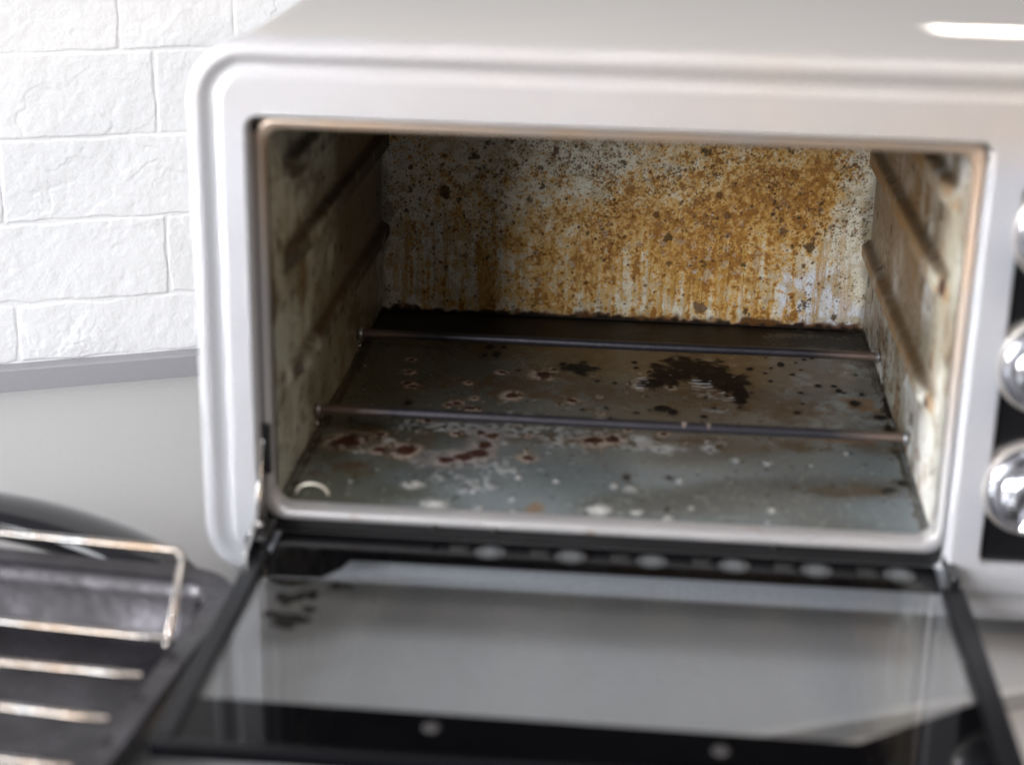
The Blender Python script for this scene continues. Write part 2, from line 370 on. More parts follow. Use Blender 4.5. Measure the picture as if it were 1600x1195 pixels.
def brick(u0, u1, z0, z1, seed, dense=True):
    g = np.random.default_rng(seed)
    step = 0.0009 if dense else 0.003
    nx = int((u1-u0)/step)+2; nz = int((z1-z0)/step)+2
    u = np.linspace(u0, u1, nx)[None, :]*np.ones((nz, 1)); z = np.linspace(z0, z1, nz)[:, None]*np.ones((1, nx))
    q = 0.0009/step
    F = lambda a, b=None: gfield(nz, nx, a*q, (b or a)*q, int(g.integers(1 << 30)))
    big, mid, sm, ti = F(22), F(8), F(3), F(1.5)
    h = 0.0005*big + 0.00024*mid + 0.00014*sm + 0.00010*ti
    wob = 0.0040*F(7) + 0.0011*F(2)
    L = u1-u0
    for k_ in range(max(2, int(L/0.022))):         # flaked slate-like ledges
        a = g.uniform(-0.9, 0.9) + (math.pi/2 if g.random() < 0.7 else 0)
        nu, nz_ = math.cos(a), math.sin(a)
        cu, cz = g.uniform(u0, u1), g.uniform(z0, z1)
        d = (u-cu)*nu + (z-cz)*nz_ + wob
        t = -(u-cu)*nz_ + (z-cz)*nu
        ext = np.exp(-(t/g.uniform(0.015, 0.045))**2)
        s = g.choice([-1, 1, 1])*g.uniform(0.0002, 0.0007)
        h += s*ss(-0.0004, 0.0004, d)*ext*np.exp(-np.clip(d, 0, 1)/0.02)
        if g.random() < 0.45: h -= 0.0005*np.exp(-(d/0.0007)**2)*ext
    # small chips
    chip = F(3.5); h -= 0.0004*ss(1.5, 2.0, chip)
    j = 0.0007
    e1 = 0.0005*F(6)
    ed = np.minimum(np.minimum(u-u0-j, u1-j-u), np.minimum(z-z0-j, z1-j-z)) + e1
    m_ = ss(-0.0004, 0.0011, ed)
    y = 0.0137 - m_*(0.0011 + 0.62*h)
    P = np.stack([u, y, z], -1)
    return grid_mesh('brick', P, None, None, M['brick'], wall)

rows = [(-0.0383, 0.0048, .0158, .214), (0.0048, 0.0631, .1229-.214, .214), (0.0631, 0.1214, .0128, .214),
        (0.1214, 0.1797, .12-.214, .214), (0.1797, 0.2380, .098-.214, .214), (0.2380, 0.2963, .03, .214)]
sd = 100
for ri, (z0, z1, js, L) in enumerate(rows):
    cuts = [js + L*k_ for k_ in range(-2, 4)]
    if ri == 4: cuts.append(0.176)
    cuts = sorted(c for c in cuts if -0.5 < c < 0.75)
    for a, b in zip(cuts, cuts[1:]):
        if b < -0.25: continue
        sd += 1
        brick(a, b, z0, z1, sd, dense=(b > -0.02 and a < 0.24 and ri < 5))

# kitchen cabinet below the worktop edge
bm = bmesh.new(); box(bm, -0.5, 1.5, -0.530, 0.0, -0.55, CZ-0.0125)
cab = from_bm('base_cabinet', bm, M['cabinet']); cab.matrix_world = WM
tag(cab, 'white kitchen cabinet with drawer fronts under the worktop edge', 'cabinet')
for z0, z1 in ((-0.150, CZ-0.0150), (-0.40, -0.153)):
    for u0, u1 in ((-0.45, 0.148), (0.151, 0.75), (0.753, 1.35)):
        bm = bmesh.new(); box(bm, u0, u1, -0.5600, -0.5305, z0, z1)
        from_bm('drawer_front', bm, M['cabinet'], cab, bevel=0.0015)

# ------------------------------------------------------------------ the oven
OV = bpy.data.objects.new('toaster_oven', None); COL.objects.link(OV); OV.location = (0.215, 0.18, CZ); OV['_w'] = 1
tag(OV, 'silver-white countertop oven with its glass door open and a burnt, greasy cavity', 'oven')
W, H, D = 0.34, 0.1993, 0.353
X0, X1, Z0, Z1 = -0.0355, 0.470, -0.0375, 0.2445

# housing shell (outside)
bm = bmesh.new()
ring_loft(bm, (X0+.006, X1-.006, Z0+.005, Z1-.004), 0.022, [(0, 0.0), (0, 0.385), (0.004, 0.392)], close_last=True)
from_bm('housing', bm, M['housing'], OV)
# front frame: outer bead, groove, flat face with two openings
bm = bmesh.new()
prof = [(0.004, 0.004), (0.0, 0.002), (0.0, -0.006), (0.0010, -0.0100), (0.0030, -0.0124), (0.0060, -0.0129), (0.0086, -0.0126), (0.0098, -0.0116),
        (0.0125, -0.0112), (0.0150, -0.0114), (0.0168, -0.0128), (0.0185, -0.0134)]
ring_loft(bm, (X0, X1, Z0, Z1), 0.030, prof, n=12)
ins = prof[-1][0]
RX0, RX1, RZ0, RZ1 = -0.0068, 0.3465, -0.0165, 0.2085
PX0, PX1, PZ0, PZ1 = 0.3600, 0.4480, -0.0060, 0.1900
plate(bm, [rr(X0+ins, X1-ins, Z0+ins, Z1-ins, 0.030-ins, 12), rr(RX0, RX1, RZ0, RZ1, 0.007, 6), rr(PX0, PX1, PZ0, PZ1, 0.006, 6)], -0.0134)
ring_loft(bm, (RX0, RX1, RZ0, RZ1), 0.007, [(0, -0.0134), (0.0012, -0.0120), (0.0014, 0.004)], n=6)
ring_loft(bm, (PX0, PX1, PZ0, PZ1), 0.006, [(0, -0.0134), (0.001, -0.0125), (0.0012, -0.004)], n=6)
bmesh.ops.remove_doubles(bm, verts=bm.verts, dist=1e-5)
ff = from_bm('front_frame', bm, M['bezel'], OV, sharp=50)
for p_ in ff.data.polygons:
    if abs(p_.normal.y) > 0.995: p_.use_smooth = False
# black well behind the door seat
bm = bmesh.new(); plate(bm, [rr(RX0, RX1, RZ0, RZ1, 0.006, 4), rr(-0.0045, W+.0045, -0.0060, H+.0065, 0.007, 4)], 0.0035)
from_bm('door_seat', bm, M['matt_black'], OV, smooth=False)
# cavity lip
bm = bmesh.new()
ox0, ox1, oz0, oz1 = -0.0055, W+0.0050, -0.0064, H+0.0075
outer = [(-0.0035, 0.008), (0.0, 0.008)]
def lerp_loops(a, b, ra, rb, steps, n=8):
    """bridge of rounded rects from rect a to rect b through (t, y)"""
    loops = []
    for t, y in steps:
        q = [a[i]*(1-t)+b[i]*t for i in range(4)]
        loops.append([bm.verts.new((x, y, z)) for x, z in rr(*q, ra*(1-t)+rb*t, n)])
    for A, B in zip(loops, loops[1:]):
        for i in range(len(A)):
            j = (i+1) % len(A); bm.faces.new((A[i], A[j], B[j], B[i]))
lerp_loops((ox0, ox1, oz0, oz1), (0.0, W, 0.0, H), 0.009, 0.010,
           [(0, 0.006), (0.0, 0.0010), (0.08, -0.0008), (0.25, -0.0018), (0.50, -0.0022), (0.75, -0.0016), (0.93, 0.0004), (1.0, 0.0030), (1.0, 0.009)])
from_bm('cavity_lip', bm, M['lip'], OV)
# notches, screw holes and the hinge slot on the lip
def dot(name, x, y, z, r, m, h=0.0008):
    bm = bmesh.new(); lathe(bm, [(r, 0), (r, h), (r*0.6, h*1.4)], (x, y, z), 'y', 20); return from_bm(name, bm, m, OV)
dot('screw_hole', -0.0042, -0.0016, 0.2003, 0.0021, M['matt_black']); dot('screw_hole', 0.3462, -0.0012, 0.1985, 0.0021, M['matt_black'])
for x, z in ((0.0845, -0.0062), (0.1160, -0.0065), (0.2605, -0.0068)): dot('notch', x, -0.0016, z, 0.0020, M['matt_black'])
bm = bmesh.new(); box(bm, -0.0062, -0.0008, -0.0030, 0.002, 0.0195, 0.0475); from_bm('hinge_slot', bm, M['matt_black'], OV, bevel=0.0008)

# ---- cavity: back panel with baked-on spatter
def coarse(tab, us, vs, u, v):
    tab = np.array(tab, float); us = np.array(us); vs = np.array(vs)
    rowsv = np.array([np.interp(u[0], us, r_) for r_ in tab])           # (nv, nx)
    i = np.clip(np.searchsorted(vs, v[:, 0]) - 1, 0, len(vs)-2)
    t = np.clip((v[:, 0]-vs[i])/(vs[i+1]-vs[i]), 0, 1); t = t*t*(3-2*t)
    return rowsv[i]*(1-t[:, None]) + rowsv[i+1]*t[:, None]
nx, nz = 760, 440
u = np.linspace(0, W, nx)[None, :]*np.ones((nz, 1)); v = np.linspace(0, H, nz)[:, None]*np.ones((1, nx))
G = lambda a, b=None: gfield(nz, nx, a, b or a)
us = [0, .051, .10, .153, .204, .255, .30, .325, .34]
vs = [0.0, 0.012, 0.028, 0.050, 0.075, 0.098, 0.12, 0.20]
A = coarse([[.36, .42, .52, .62, .52, .42, .32, .15, .15],
            [.12, .36, .56, .66, .34, .36, .18, .05, .05],
            [.10, .32, .48, .78, .50, .60, .28, .08, .06],
            [.14, .32, .48, .84, .68, .80, .56, .14, .10],
            [.16, .28, .42, .80, .78, .84, .72, .22, .14],
            [.18, .28, .38, .52, .56, .76, .80, .28, .20],
            [.14, .20, .24, .28, .38, .62, .72, .26, .24],
            [.14, .20, .24, .28, .38, .62, .72, .26, .24]], us, vs, u, v)
n1, n2, n3, n4 = G(34), G(10), G(3.2), G(1.3)
st = gfield(nz, nx, 42, 3.0); st2 = gfield(nz, nx, 22, 1.5)
low = ss(0.085, 0.03, v)
amt = A - 0.52 + 0.10*n1 + 0.07*n2 + 0.06*n3 + 0.06*n4 + low*(0.085*st + 0.07*st2)
brown = ss(-0.46, 0.46, amt)
# drips
drip = np.zeros_like(u); edge = np.zeros_like(u)
g = np.random.default_rng(21)
starts = np.concatenate([g.uniform(0.012, 0.332, 58), [0.298, 0.305, 0.312, 0.322, 0.286, 0.276, 0.018, 0.034, 0.046, 0.027, 0.06]])
for x in starts:
    top = g.uniform(0.035, 0.085); bot = g.uniform(-0.005, 0.03); wd = g.uniform(0.0006, 0.0016)
    zz = v[:, 0]
    path = x + 0.0014*np.interp(zz, np.linspace(0, H, 9), g.standard_normal(9)) + 0.00025*np.interp(zz, np.linspace(0, H, 60), g.standard_normal(60))
    d = np.abs(u - path[:, None])
    wv = wd*(1 + 0.35*np.interp(zz, np.linspace(0, H, 60), g.standard_normal(60)))[:, None].clip(0.45)
    al = (ss(bot-0.002, bot+0.004, zz)*ss(top+0.01, top-0.015, zz))[:, None]*g.uniform(0.35, 0.9)
    drip = np.maximum(drip, al*ss(wv*1.3, wv*0.6, d)); edge = np.maximum(edge, al*np.exp(-((d-wv)/0.00035)**2))
C = np.ones((nz, nx, 3))*np.array([0.76, 0.71, 0.58])
C = mixc(C, (0.70, 0.74, 0.82), 0.85*ss(0.9, 2.0, 0.6*G(26)+ 2.2*ss(0.22, 0.34, u)*ss(0.10, 0.0, v) + 0.9*ss(0.08, 0.0, u)*ss(0.07, 0, v)))
C = mixc(C, (0.46, 0.36, 0.20), 0.75*ss(-0.2, 1.6, G(5)))
C = mixc(C, (0.66, 0.39, 0.095), ss(0.0, 0.60, brown)*0.85)
C = mixc(C, (0.48, 0.215, 0.022), ss(0.35, 1.05, brown + 0.12*n4 + 0.06*n3)*0.85)
C = mixc(C, (0.26, 0.10, 0.010), ss(0.80, 1.35, brown + 0.16*n3 + 0.14*n4 + 0.16*low*st + 0.05)*0.75)
C = mixc(C, (0.20, 0.12, 0.05), ss(0.6, 2.2, G(1.0) + 0.4*n2)*ss(-0.05, 0.09, v)*0.6)
C = mixc(C, (0.54, 0.31, 0.07), drip*0.75); C = mixc(C, (0.30, 0.13, 0.02), edge*0.6)
crust = 0.35*brown + 0.3*drip
# pale worn flecks inside the brown
fl = ss(1.15, 1.7, G(3.6) + 0.35*G(1.3)) * ss(0.13, 0.0, v); C = mixc(C, (0.54, 0.50, 0.40), fl*0.5); crust -= 0.3*fl
# speck spatter
clus = 0.12 + 0.88*ss(-0.9, 1.5, gfield(nz, nx, 16, 16, 77) + 0.6*gfield(nz, nx, 5, 5, 78))
def specks(n_, rmin, rmax, colr, dens, alpha=0.9, seed=1, stretch=1.0):
    global C, crust
    g = np.random.default_rng(seed); k_ = 0; dx = W/(nx-1); dz = H/(nz-1)
    while k_ < n_:
        x, z = g.uniform(0.001, W-.001), g.uniform(0.001, 0.16)
        if g.random() > dens(x, z)*(1.0 if alpha < .78 else clus[int(z/dz), int(x/dx)]): continue
        k_ += 1
        r_ = rmin + (rmax-rmin)*g.random()**3
        ix, iz = int(x/dx), int(z/dz); q = int(r_*1.6/dx)+2
        a0, a1, b0, b1 = max(ix-q, 0), min(ix+q+1, nx), max(iz-q, 0), min(iz+q+1, nz)
        uu, vv = u[b0:b1, a0:a1]-x, v[b0:b1, a0:a1]-z
        th = g.uniform(0, math.pi); e_ = g.uniform(0.65, 1.0)
        p_ = uu*math.cos(th)+vv*math.sin(th); s_ = -uu*math.sin(th)+vv*math.cos(th)
        d = np.sqrt(p_**2 + (s_/e_)**2)/r_
        mk = ss(1.25, 0.55, d)*alpha*g.uniform(0.6, 1.0)
        c_ = np.array(colr[g.integers(len(colr))])
        C[b0:b1, a0:a1] = C[b0:b1, a0:a1]*(1-mk[..., None]) + c_*mk[..., None]
        crust[b0:b1, a0:a1] = np.maximum(crust[b0:b1, a0:a1], mk)
red = [(0.13, 0.045, 0.012), (0.20, 0.08, 0.02), (0.09, 0.035, 0.012), (0.26, 0.12, 0.03)]
dk = [(0.040, 0.026, 0.014), (0.07, 0.040, 0.018), (0.10, 0.055, 0.02)]
dtop = lambda x, z: 0.15 + 0.85*min(1, max(0, (z-0.035)/0.06))
dup = lambda x, z: 0.25 + 0.75*min(1, max(0, (z-0.03)/0.09))*(0.55+0.45*min(1, x/0.2))
specks(9000, 0.0003, 0.00085, red+dk, dtop, 0.8, 31)
specks(2300, 0.0005, 0.0015, red, dup, 0.9, 32)
specks(420, 0.0006, 0.0018, dk, dtop, 0.9, 33)
specks(120, 0.0004, 0.0010, [(0.62, 0.60, 0.56)], lambda x, z: 1.0, 0.75, 34)
SM = [(0.0744, 0.1232, 6), (0.0653, 0.1148, 7), (0.0864, 0.1057, 6), (0.1214, 0.1206, 9), (0.1362, 0.115, 7), (0.1121, 0.1061, 6), (0.1504, 0.1082, 7), (0.1644, 0.1235, 7), (0.1655, 0.11, 7), (0.0402, 0.0952, 4), (0.0446, 0.0878, 7), (0.0462, 0.0342, 5), (0.0587, 0.0425, 4), (0.0756, 0.042, 5), (0.0373, 0.0545, 4), (0.1136, 0.0943, 5), (0.104, 0.0839, 4), (0.0623, 0.0606, 3), (0.1453, 0.0629, 3), (0.1138, 0.0603, 3), (0.0872, 0.1267, 4), (0.0334, 0.0873, 3), (0.0552, 0.0832, 4), (0.021, 0.1044, 4), (0.0932, 0.067, 3), (0.2308, 0.1076, 5), (0.2445, 0.1014, 5), (0.241, 0.0795, 5), (0.2012, 0.0608, 6), (0.2014, 0.0436, 5), (0.2804, 0.0698, 6), (0.2988, 0.058, 7), (0.3007, 0.065, 3), (0.2548, 0.0434, 5), (0.226, 0.0112, 9), (0.2976, 0.0171, 7), (0.2239, 0.1233, 8), (0.2575, 0.0114, 5), (0.2347, 0.0929, 5), (0.2259, 0.046, 9), (0.3081, 0.1228, 4), (0.3053, 0.0908, 5), (0.2774, 0.0779, 4), (0.1924, 0.0775, 4), (0.3194, 0.079, 4), (0.2242, 0.0318, 3), (0.1906, 0.0905, 3), (0.2799, 0.1254, 5), (0.1841, 0.0177, 5), (0.3192, 0.0078, 5)]
n5 = G(4.5)
for x, z, r_ in SM:
    rr0 = r_*0.00030
    d = np.sqrt(((u-x)/rr0)**2 + ((v-z)/(rr0*1.15))**2) + 0.60*n5 + 0.55*n4
    mk = ss(1.5, 0.3, d)*0.88
    C = mixc(C, (0.065, 0.040, 0.018) if (int(x*9e3) % 3) else (0.13, 0.065, 0.03), mk); crust = np.maximum(crust, mk*1.2)
# crusty dark line where it meets the floor
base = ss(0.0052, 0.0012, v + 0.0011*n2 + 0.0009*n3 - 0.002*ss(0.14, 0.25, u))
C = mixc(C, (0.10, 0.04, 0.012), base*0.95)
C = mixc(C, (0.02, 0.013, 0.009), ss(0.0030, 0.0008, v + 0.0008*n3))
crust = np.maximum(crust, base)
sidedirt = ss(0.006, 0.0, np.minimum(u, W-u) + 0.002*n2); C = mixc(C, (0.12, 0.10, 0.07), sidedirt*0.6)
P = np.stack([u, D - 0.00035*np.clip(crust, 0, 1.2), v - 0.0005], -1)
grid_mesh('back_panel', P, C, {'crust': crust}, M['backpanel'], OV)

# ---- cavity floor with burnt puddles
nx, ny = 680, 560
x_ = np.linspace(-0.001, W+0.001, nx)[None, :]*np.ones((ny, 1)); y_ = np.linspace(0.002, D, ny)[:, None]*np.ones((1, nx))
G = lambda a, b=None: gfield(ny, nx, a, b or a)
f1, f2, f3, f4 = G(40), G(12), G(4), G(1.6)
C = np.ones((ny, nx, 3))*np.array([0.185, 0.22, 0.235])
C = mixc(C, (0.30, 0.345, 0.365), ss(-0.5, 2.0, f1)); C = mixc(C, (0.12, 0.125, 0.115), ss(0.2, 2.2, G(20, 50))*0.8)
C = mixc(C, (0.30, 0.315, 0.305), 0.6*ss(0.8, 1.8, G(2.2))*ss(0.15, 0.0, y_))
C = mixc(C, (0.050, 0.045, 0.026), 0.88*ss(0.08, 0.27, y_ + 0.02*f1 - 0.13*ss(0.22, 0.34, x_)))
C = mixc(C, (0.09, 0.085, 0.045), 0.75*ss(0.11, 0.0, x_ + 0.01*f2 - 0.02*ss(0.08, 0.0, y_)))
crust = np.zeros_like(x_)
def ell(L, a=1.3, b=0.6, amp=0.22, amp2=0.12, s=1.0):
    m_ = np.zeros_like(x_)
    for cx, cy, rx, ry in L:
        d = np.sqrt(((x_-cx)/(rx*s))**2 + ((y_-cy)/(ry*s))**2) + amp*f3 + amp2*f2 + 0.06*f4
        m_ = np.maximum(m_, ss(a, b, d))
    return m_
FR = [(0.02, 0.0981, 0.0103, 0.0099), (0.1081, 0.1862, 0.006, 0.007), (0.1242, 0.2283, 0.007, 0.0087), (0.0361, 0.2462, 0.0033, 0.0038), (0.0387, 0.2222, 0.0041, 0.005), (0.1254, 0.0859, 0.005, 0.0057), (0.0755, 0.1678, 0.0039, 0.0045), (0.085, 0.1602, 0.005, 0.0044), (0.1461, 0.1824, 0.0039, 0.0045), (0.0976, 0.2295, 0.0037, 0.0037), (0.0555, 0.087, 0.0073, 0.0097), (0.0401, 0.0869, 0.005, 0.0058), (0.1627, 0.1177, 0.0075, 0.0082), (0.1719, 0.121, 0.0053, 0.0062), (0.0447, 0.1949, 0.0036, 0.0035), (0.1869, 0.2152, 0.004, 0.006)]
FD = [(0.0817, 0.0771, 0.0086, 0.0075), (0.0891, 0.0819, 0.0087, 0.0077), (0.0978, 0.0889, 0.0073, 0.0078), (0.0997, 0.102, 0.0059, 0.008), (0.1027, 0.1166, 0.004, 0.0061), (0.0958, 0.1208, 0.0034, 0.0041)]
FW = [(0.0824, 0.016, 0.0082, 0.0084), (0.1696, 0.02, 0.0075, 0.0084), (0.205, 0.0123, 0.003, 0.0057), (0.0669, 0.0409, 0.007, 0.007), (0.2114, 0.0648, 0.0025, 0.0046), (0.2035, 0.1113, 0.0082, 0.01), (0.1885, 0.1254, 0.0076, 0.0082), (0.2613, 0.0967, 0.0032, 0.0049), (0.2434, 0.0991, 0.0032, 0.0039), (0.2596, 0.0311, 0.0024, 0.0042), (0.2174, 0.028, 0.002, 0.0034), (0.1221, 0.0281, 0.0021, 0.0034), (0.1236, 0.0114, 0.0017, 0.0033), (0.2292, 0.1148, 0.0052, 0.0081), (0.0451, 0.1015, 0.006, 0.007), (0.0294, 0.0844, 0.0059, 0.0049), (0.1443, 0.0558, 0.0025, 0.0036), (0.1649, 0.1548, 0.0078, 0.0033), (0.1888, 0.02, 0.004, 0.005), (0.176, 0.0528, 0.0024, 0.0045), (0.1848, 0.0496, 0.0041, 0.0044)]
FM = [(0.0753, 0.1284, 0.015, 0.0084), (0.0528, 0.1253, 0.0099, 0.0083), (0.1442, 0.1152, 0.0149, 0.0122), (0.1131, 0.1295, 0.019, 0.0094), (0.1151, 0.0674, 0.0107, 0.0075), (0.0842, 0.0568, 0.0092, 0.0091), (0.0999, 0.0426, 0.0084, 0.0089), (0.15, 0.128, 0.06, 0.010), (0.19, 0.118, 0.04, 0.010), (0.10, 0.078, 0.030, 0.012), (0.1225, 0.1544, 0.0116, 0.0043), (0.2383, 0.1784, 0.0102, 0.0033)]
FX = [(0.1867, 0.2237, 0.0045, 0.0150), (0.2253, 0.2231, 0.0074, 0.011), (0.2318, 0.2061, 0.0097, 0.0083), (0.2389, 0.2024, 0.0065, 0.0071)]
FK = [(0.1481, 0.2443, 0.01, 0.0115), (0.136, 0.2516, 0.0025, 0.0038), (0.0855, 0.2802, 0.0034, 0.0054), (0.083, 0.2622, 0.0029, 0.0053), (0.0909, 0.2647, 0.0029, 0.0053), (0.094, 0.2814, 0.0026, 0.0041), (0.2013, 0.1765, 0.0055, 0.0068), (0.2071, 0.1717, 0.0035, 0.0056), (0.2055, 0.0686, 0.0024, 0.0036), (0.2849, 0.2527, 0.0024, 0.0038), (0.3198, 0.2023, 0.0028, 0.0047), (0.3254, 0.2194, 0.0021, 0.0036), (0.312, 0.2246, 0.002, 0.0037), (0.2786, 0.2723, 0.0025, 0.0052), (0.3387, 0.1958, 0.0023, 0.0235), (0.3355, 0.1519, 0.0019, 0.0173), (0.3248, 0.0657, 0.0049, 0.0045), (0.3337, 0.0767, 0.0029, 0.0037), (0.3328, 0.1783, 0.0039, 0.0056), (0.1826, 0.0655, 0.0021, 0.0036), (0.2874, 0.2175, 0.002, 0.0024), (0.1079, 0.2347, 0.0021, 0.0025), (0.1705, 0.2189, 0.0017, 0.0024), (0.0162, 0.1341, 0.0018, 0.0031), (0.0465, 0.1637, 0.0019, 0.0034)]
FS = [(0.205, 0.2424, 0.0124, 0.0179), (0.2174, 0.2569, 0.0144, 0.0263), (0.2318, 0.2463, 0.0125, 0.0284), (0.2437, 0.2294, 0.0099, 0.0225), (0.249, 0.2086, 0.0048, 0.0241), (0.1949, 0.2224, 0.0074, 0.0098)]
FC = [(0.3365, 0.2872, 0.0121, 0.0191), (0.3275, 0.3033, 0.0154, 0.0112), (0.3414, 0.2558, 0.0042, 0.0181)]
FB = [(0.127, 0.2007, 0.0606, 0.0265), (0.2606, 0.2441, 0.0544, 0.0525), (0.2815, 0.1878, 0.0437, 0.0292), (0.2109, 0.1244, 0.0375, 0.0103), (0.1858, 0.2719, 0.0816, 0.0298), (0.3219, 0.1295, 0.0188, 0.0082), (0.3102, 0.2513, 0.0253, 0.0392), (0.0503, 0.0922, 0.0109, 0.0118), (0.0341, 0.1185, 0.0076, 0.0051), (0.0107, 0.0487, 0.0085, 0.0072), (0.3079, 0.0616, 0.0282, 0.0091), (0.281, 0.1239, 0.0225, 0.0123), (0.2908, 0.2675, 0.0426, 0.0199), (0.0335, 0.061, 0.0142, 0.0093)]
g = np.random.default_rng(55)
FR += [(g.uniform(0.03, 0.21), g.uniform(0.09, 0.24), *(g.uniform(0.0015, 0.0035)*np.array([1, 1.25]))) for _ in range(26)]
FW += [(g.uniform(0.02, 0.32), g.uniform(0.01, 0.15), *(g.uniform(0.0010, 0.0032)*np.array([1, 1.3]))) for _ in range(20)]
FK += [(g.uniform(0.15, 0.335), g.uniform(0.15, 0.29), *(g.uniform(0.0008, 0.0022)*np.array([1, 1.3]))) for _ in range(46)]
FB += [(0.17, 0.285, 0.20, 0.018), (0.15, 0.118, 0.10, 0.008), (0.24, 0.215, 0.05, 0.03)]
FO = [(0.3258, 0.2031, 0.012, 0.0142), (0.1349, 0.0187, 0.0048, 0.0059), (0.3078, 0.138, 0.0188, 0.004), (0.2050, 0.245, 0.02, 0.012)]
br = ell(FB, 1.35, 0.35, 0.20, 0.22)
C = mixc(C, (0.095, 0.052, 0.018), br*(0.70+0.15*np.clip(f2, -1, 1)))
C = mixc(C, (0.30, 0.15, 0.045), ell(FO, 1.3, 0.4)*0.65); crust += 0.2*br
wm = ell(FM, 1.5, 0.5, 0.25, 0.2)*ss(-1.0, 0.8, G(2.6) + 0.4*f4)
C = mixc(C, (0.58, 0.60, 0.62), wm*0.70); crust = np.maximum(crust, wm*0.6)
ww = ell(FW, 1.25, 0.35, 0.12, 0.05); C = mixc(C, (0.72, 0.72, 0.70), ww*ss(-1.7, 0.2, f3+f4)*0.85); crust = np.maximum(crust, ww*0.9)
brh = ell(FR + FD, 2.6, 0.9, 0.3, 0.3, 1.1); C = mixc(C, (0.12, 0.075, 0.04), brh*0.45)
rim = ell(FR + FD, 1.85, 0.95, 0.13, 0.08); C = mixc(C, (0.62, 0.52, 0.45), rim*0.75*ss(-1.6, 0.4, f4 + f3))
hal = ell(FD, 2.3, 1.4, 0.25, 0.2, 1.1); C = mixc(C, (0.36, 0.37, 0.40), hal*0.45)
core = ell(FR + FD, 0.92, 0.50, 0.08, 0.05); C = mixc(C, (0.062, 0.016, 0.009), core*0.95); crust = np.maximum(crust, core)
C = mixc(C, (0.035, 0.02, 0.015), core*ss(0.3, 1.6, f4)*0.6)
C = mixc(C, (0.055, 0.030, 0.012), ell(FS, 1.9, 0.9, 0.35, 0.3)*0.7)
spl = ell(FS, 1.35, 0.75, 0.15, 0.15); C = mixc(C, (0.010, 0.005, 0.004), spl*0.96); crust = np.maximum(crust, spl)
fx = ell(FX, 1.15, 0.8, 0.25, 0.1)*ss(-0.2, 0.4, np.sin((y_*1.0 + 0.0016*f2)*1250) + 0.4*f3); C = mixc(C, (0.66, 0.66, 0.70), fx*0.95)
C = mixc(C, (0.05, 0.035, 0.02), ell(FK, 2.2, 0.9, 0.35, 0.2)*0.6)
blk = ell(FK, 1.2, 0.6, 0.17, 0.05); C = mixc(C, (0.012, 0.011, 0.011), blk*0.95); crust = np.maximum(crust, blk)
ch = ell(FC, 1.6, 0.6, 0.3, 0.2)*ss(-1.0, 0.3, f3+0.6*f4); C = mixc(C, (0.014, 0.012, 0.010), ch*0.95)
# charred back strip
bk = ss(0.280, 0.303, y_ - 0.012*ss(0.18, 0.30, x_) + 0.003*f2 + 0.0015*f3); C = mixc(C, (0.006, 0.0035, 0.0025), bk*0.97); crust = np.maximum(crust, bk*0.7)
bk2 = bk*ss(0.7, 1.5, G(8, 22) + 0.5*f4)*ss(0.12, 0.30, x_); C = mixc(C, (0.16, 0.145, 0.10), bk2*0.4)
# crumbs along the seams and scattered tiny specks
sm_ = np.minimum(np.abs(x_-0.0035), np.abs(x_-(W-0.0030))); seam = ss(0.0024, 0.0008, sm_ + 0.0006*f3 + 0.0006*f2); C = mixc(C, (0.03, 0.022, 0.014), seam*0.9)
crk = ss(1.9, 2.3, G(1.7) + 0.45*ss(0.16, 0.28, y_)); C = mixc(C, (0.03, 0.022, 0.016), crk*0.75)
pal = ss(2.35, 2.7, G(2.0))*ss(0.28, 0.2, y_); C = mixc(C, (0.50, 0.50, 0.47), pal*0.6)
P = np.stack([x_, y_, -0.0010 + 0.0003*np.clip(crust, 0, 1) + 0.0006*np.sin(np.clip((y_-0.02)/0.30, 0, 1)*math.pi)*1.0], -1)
grid_mesh('floor_panel', P, C, {'crust': crust}, M['floorpanel'], OV)

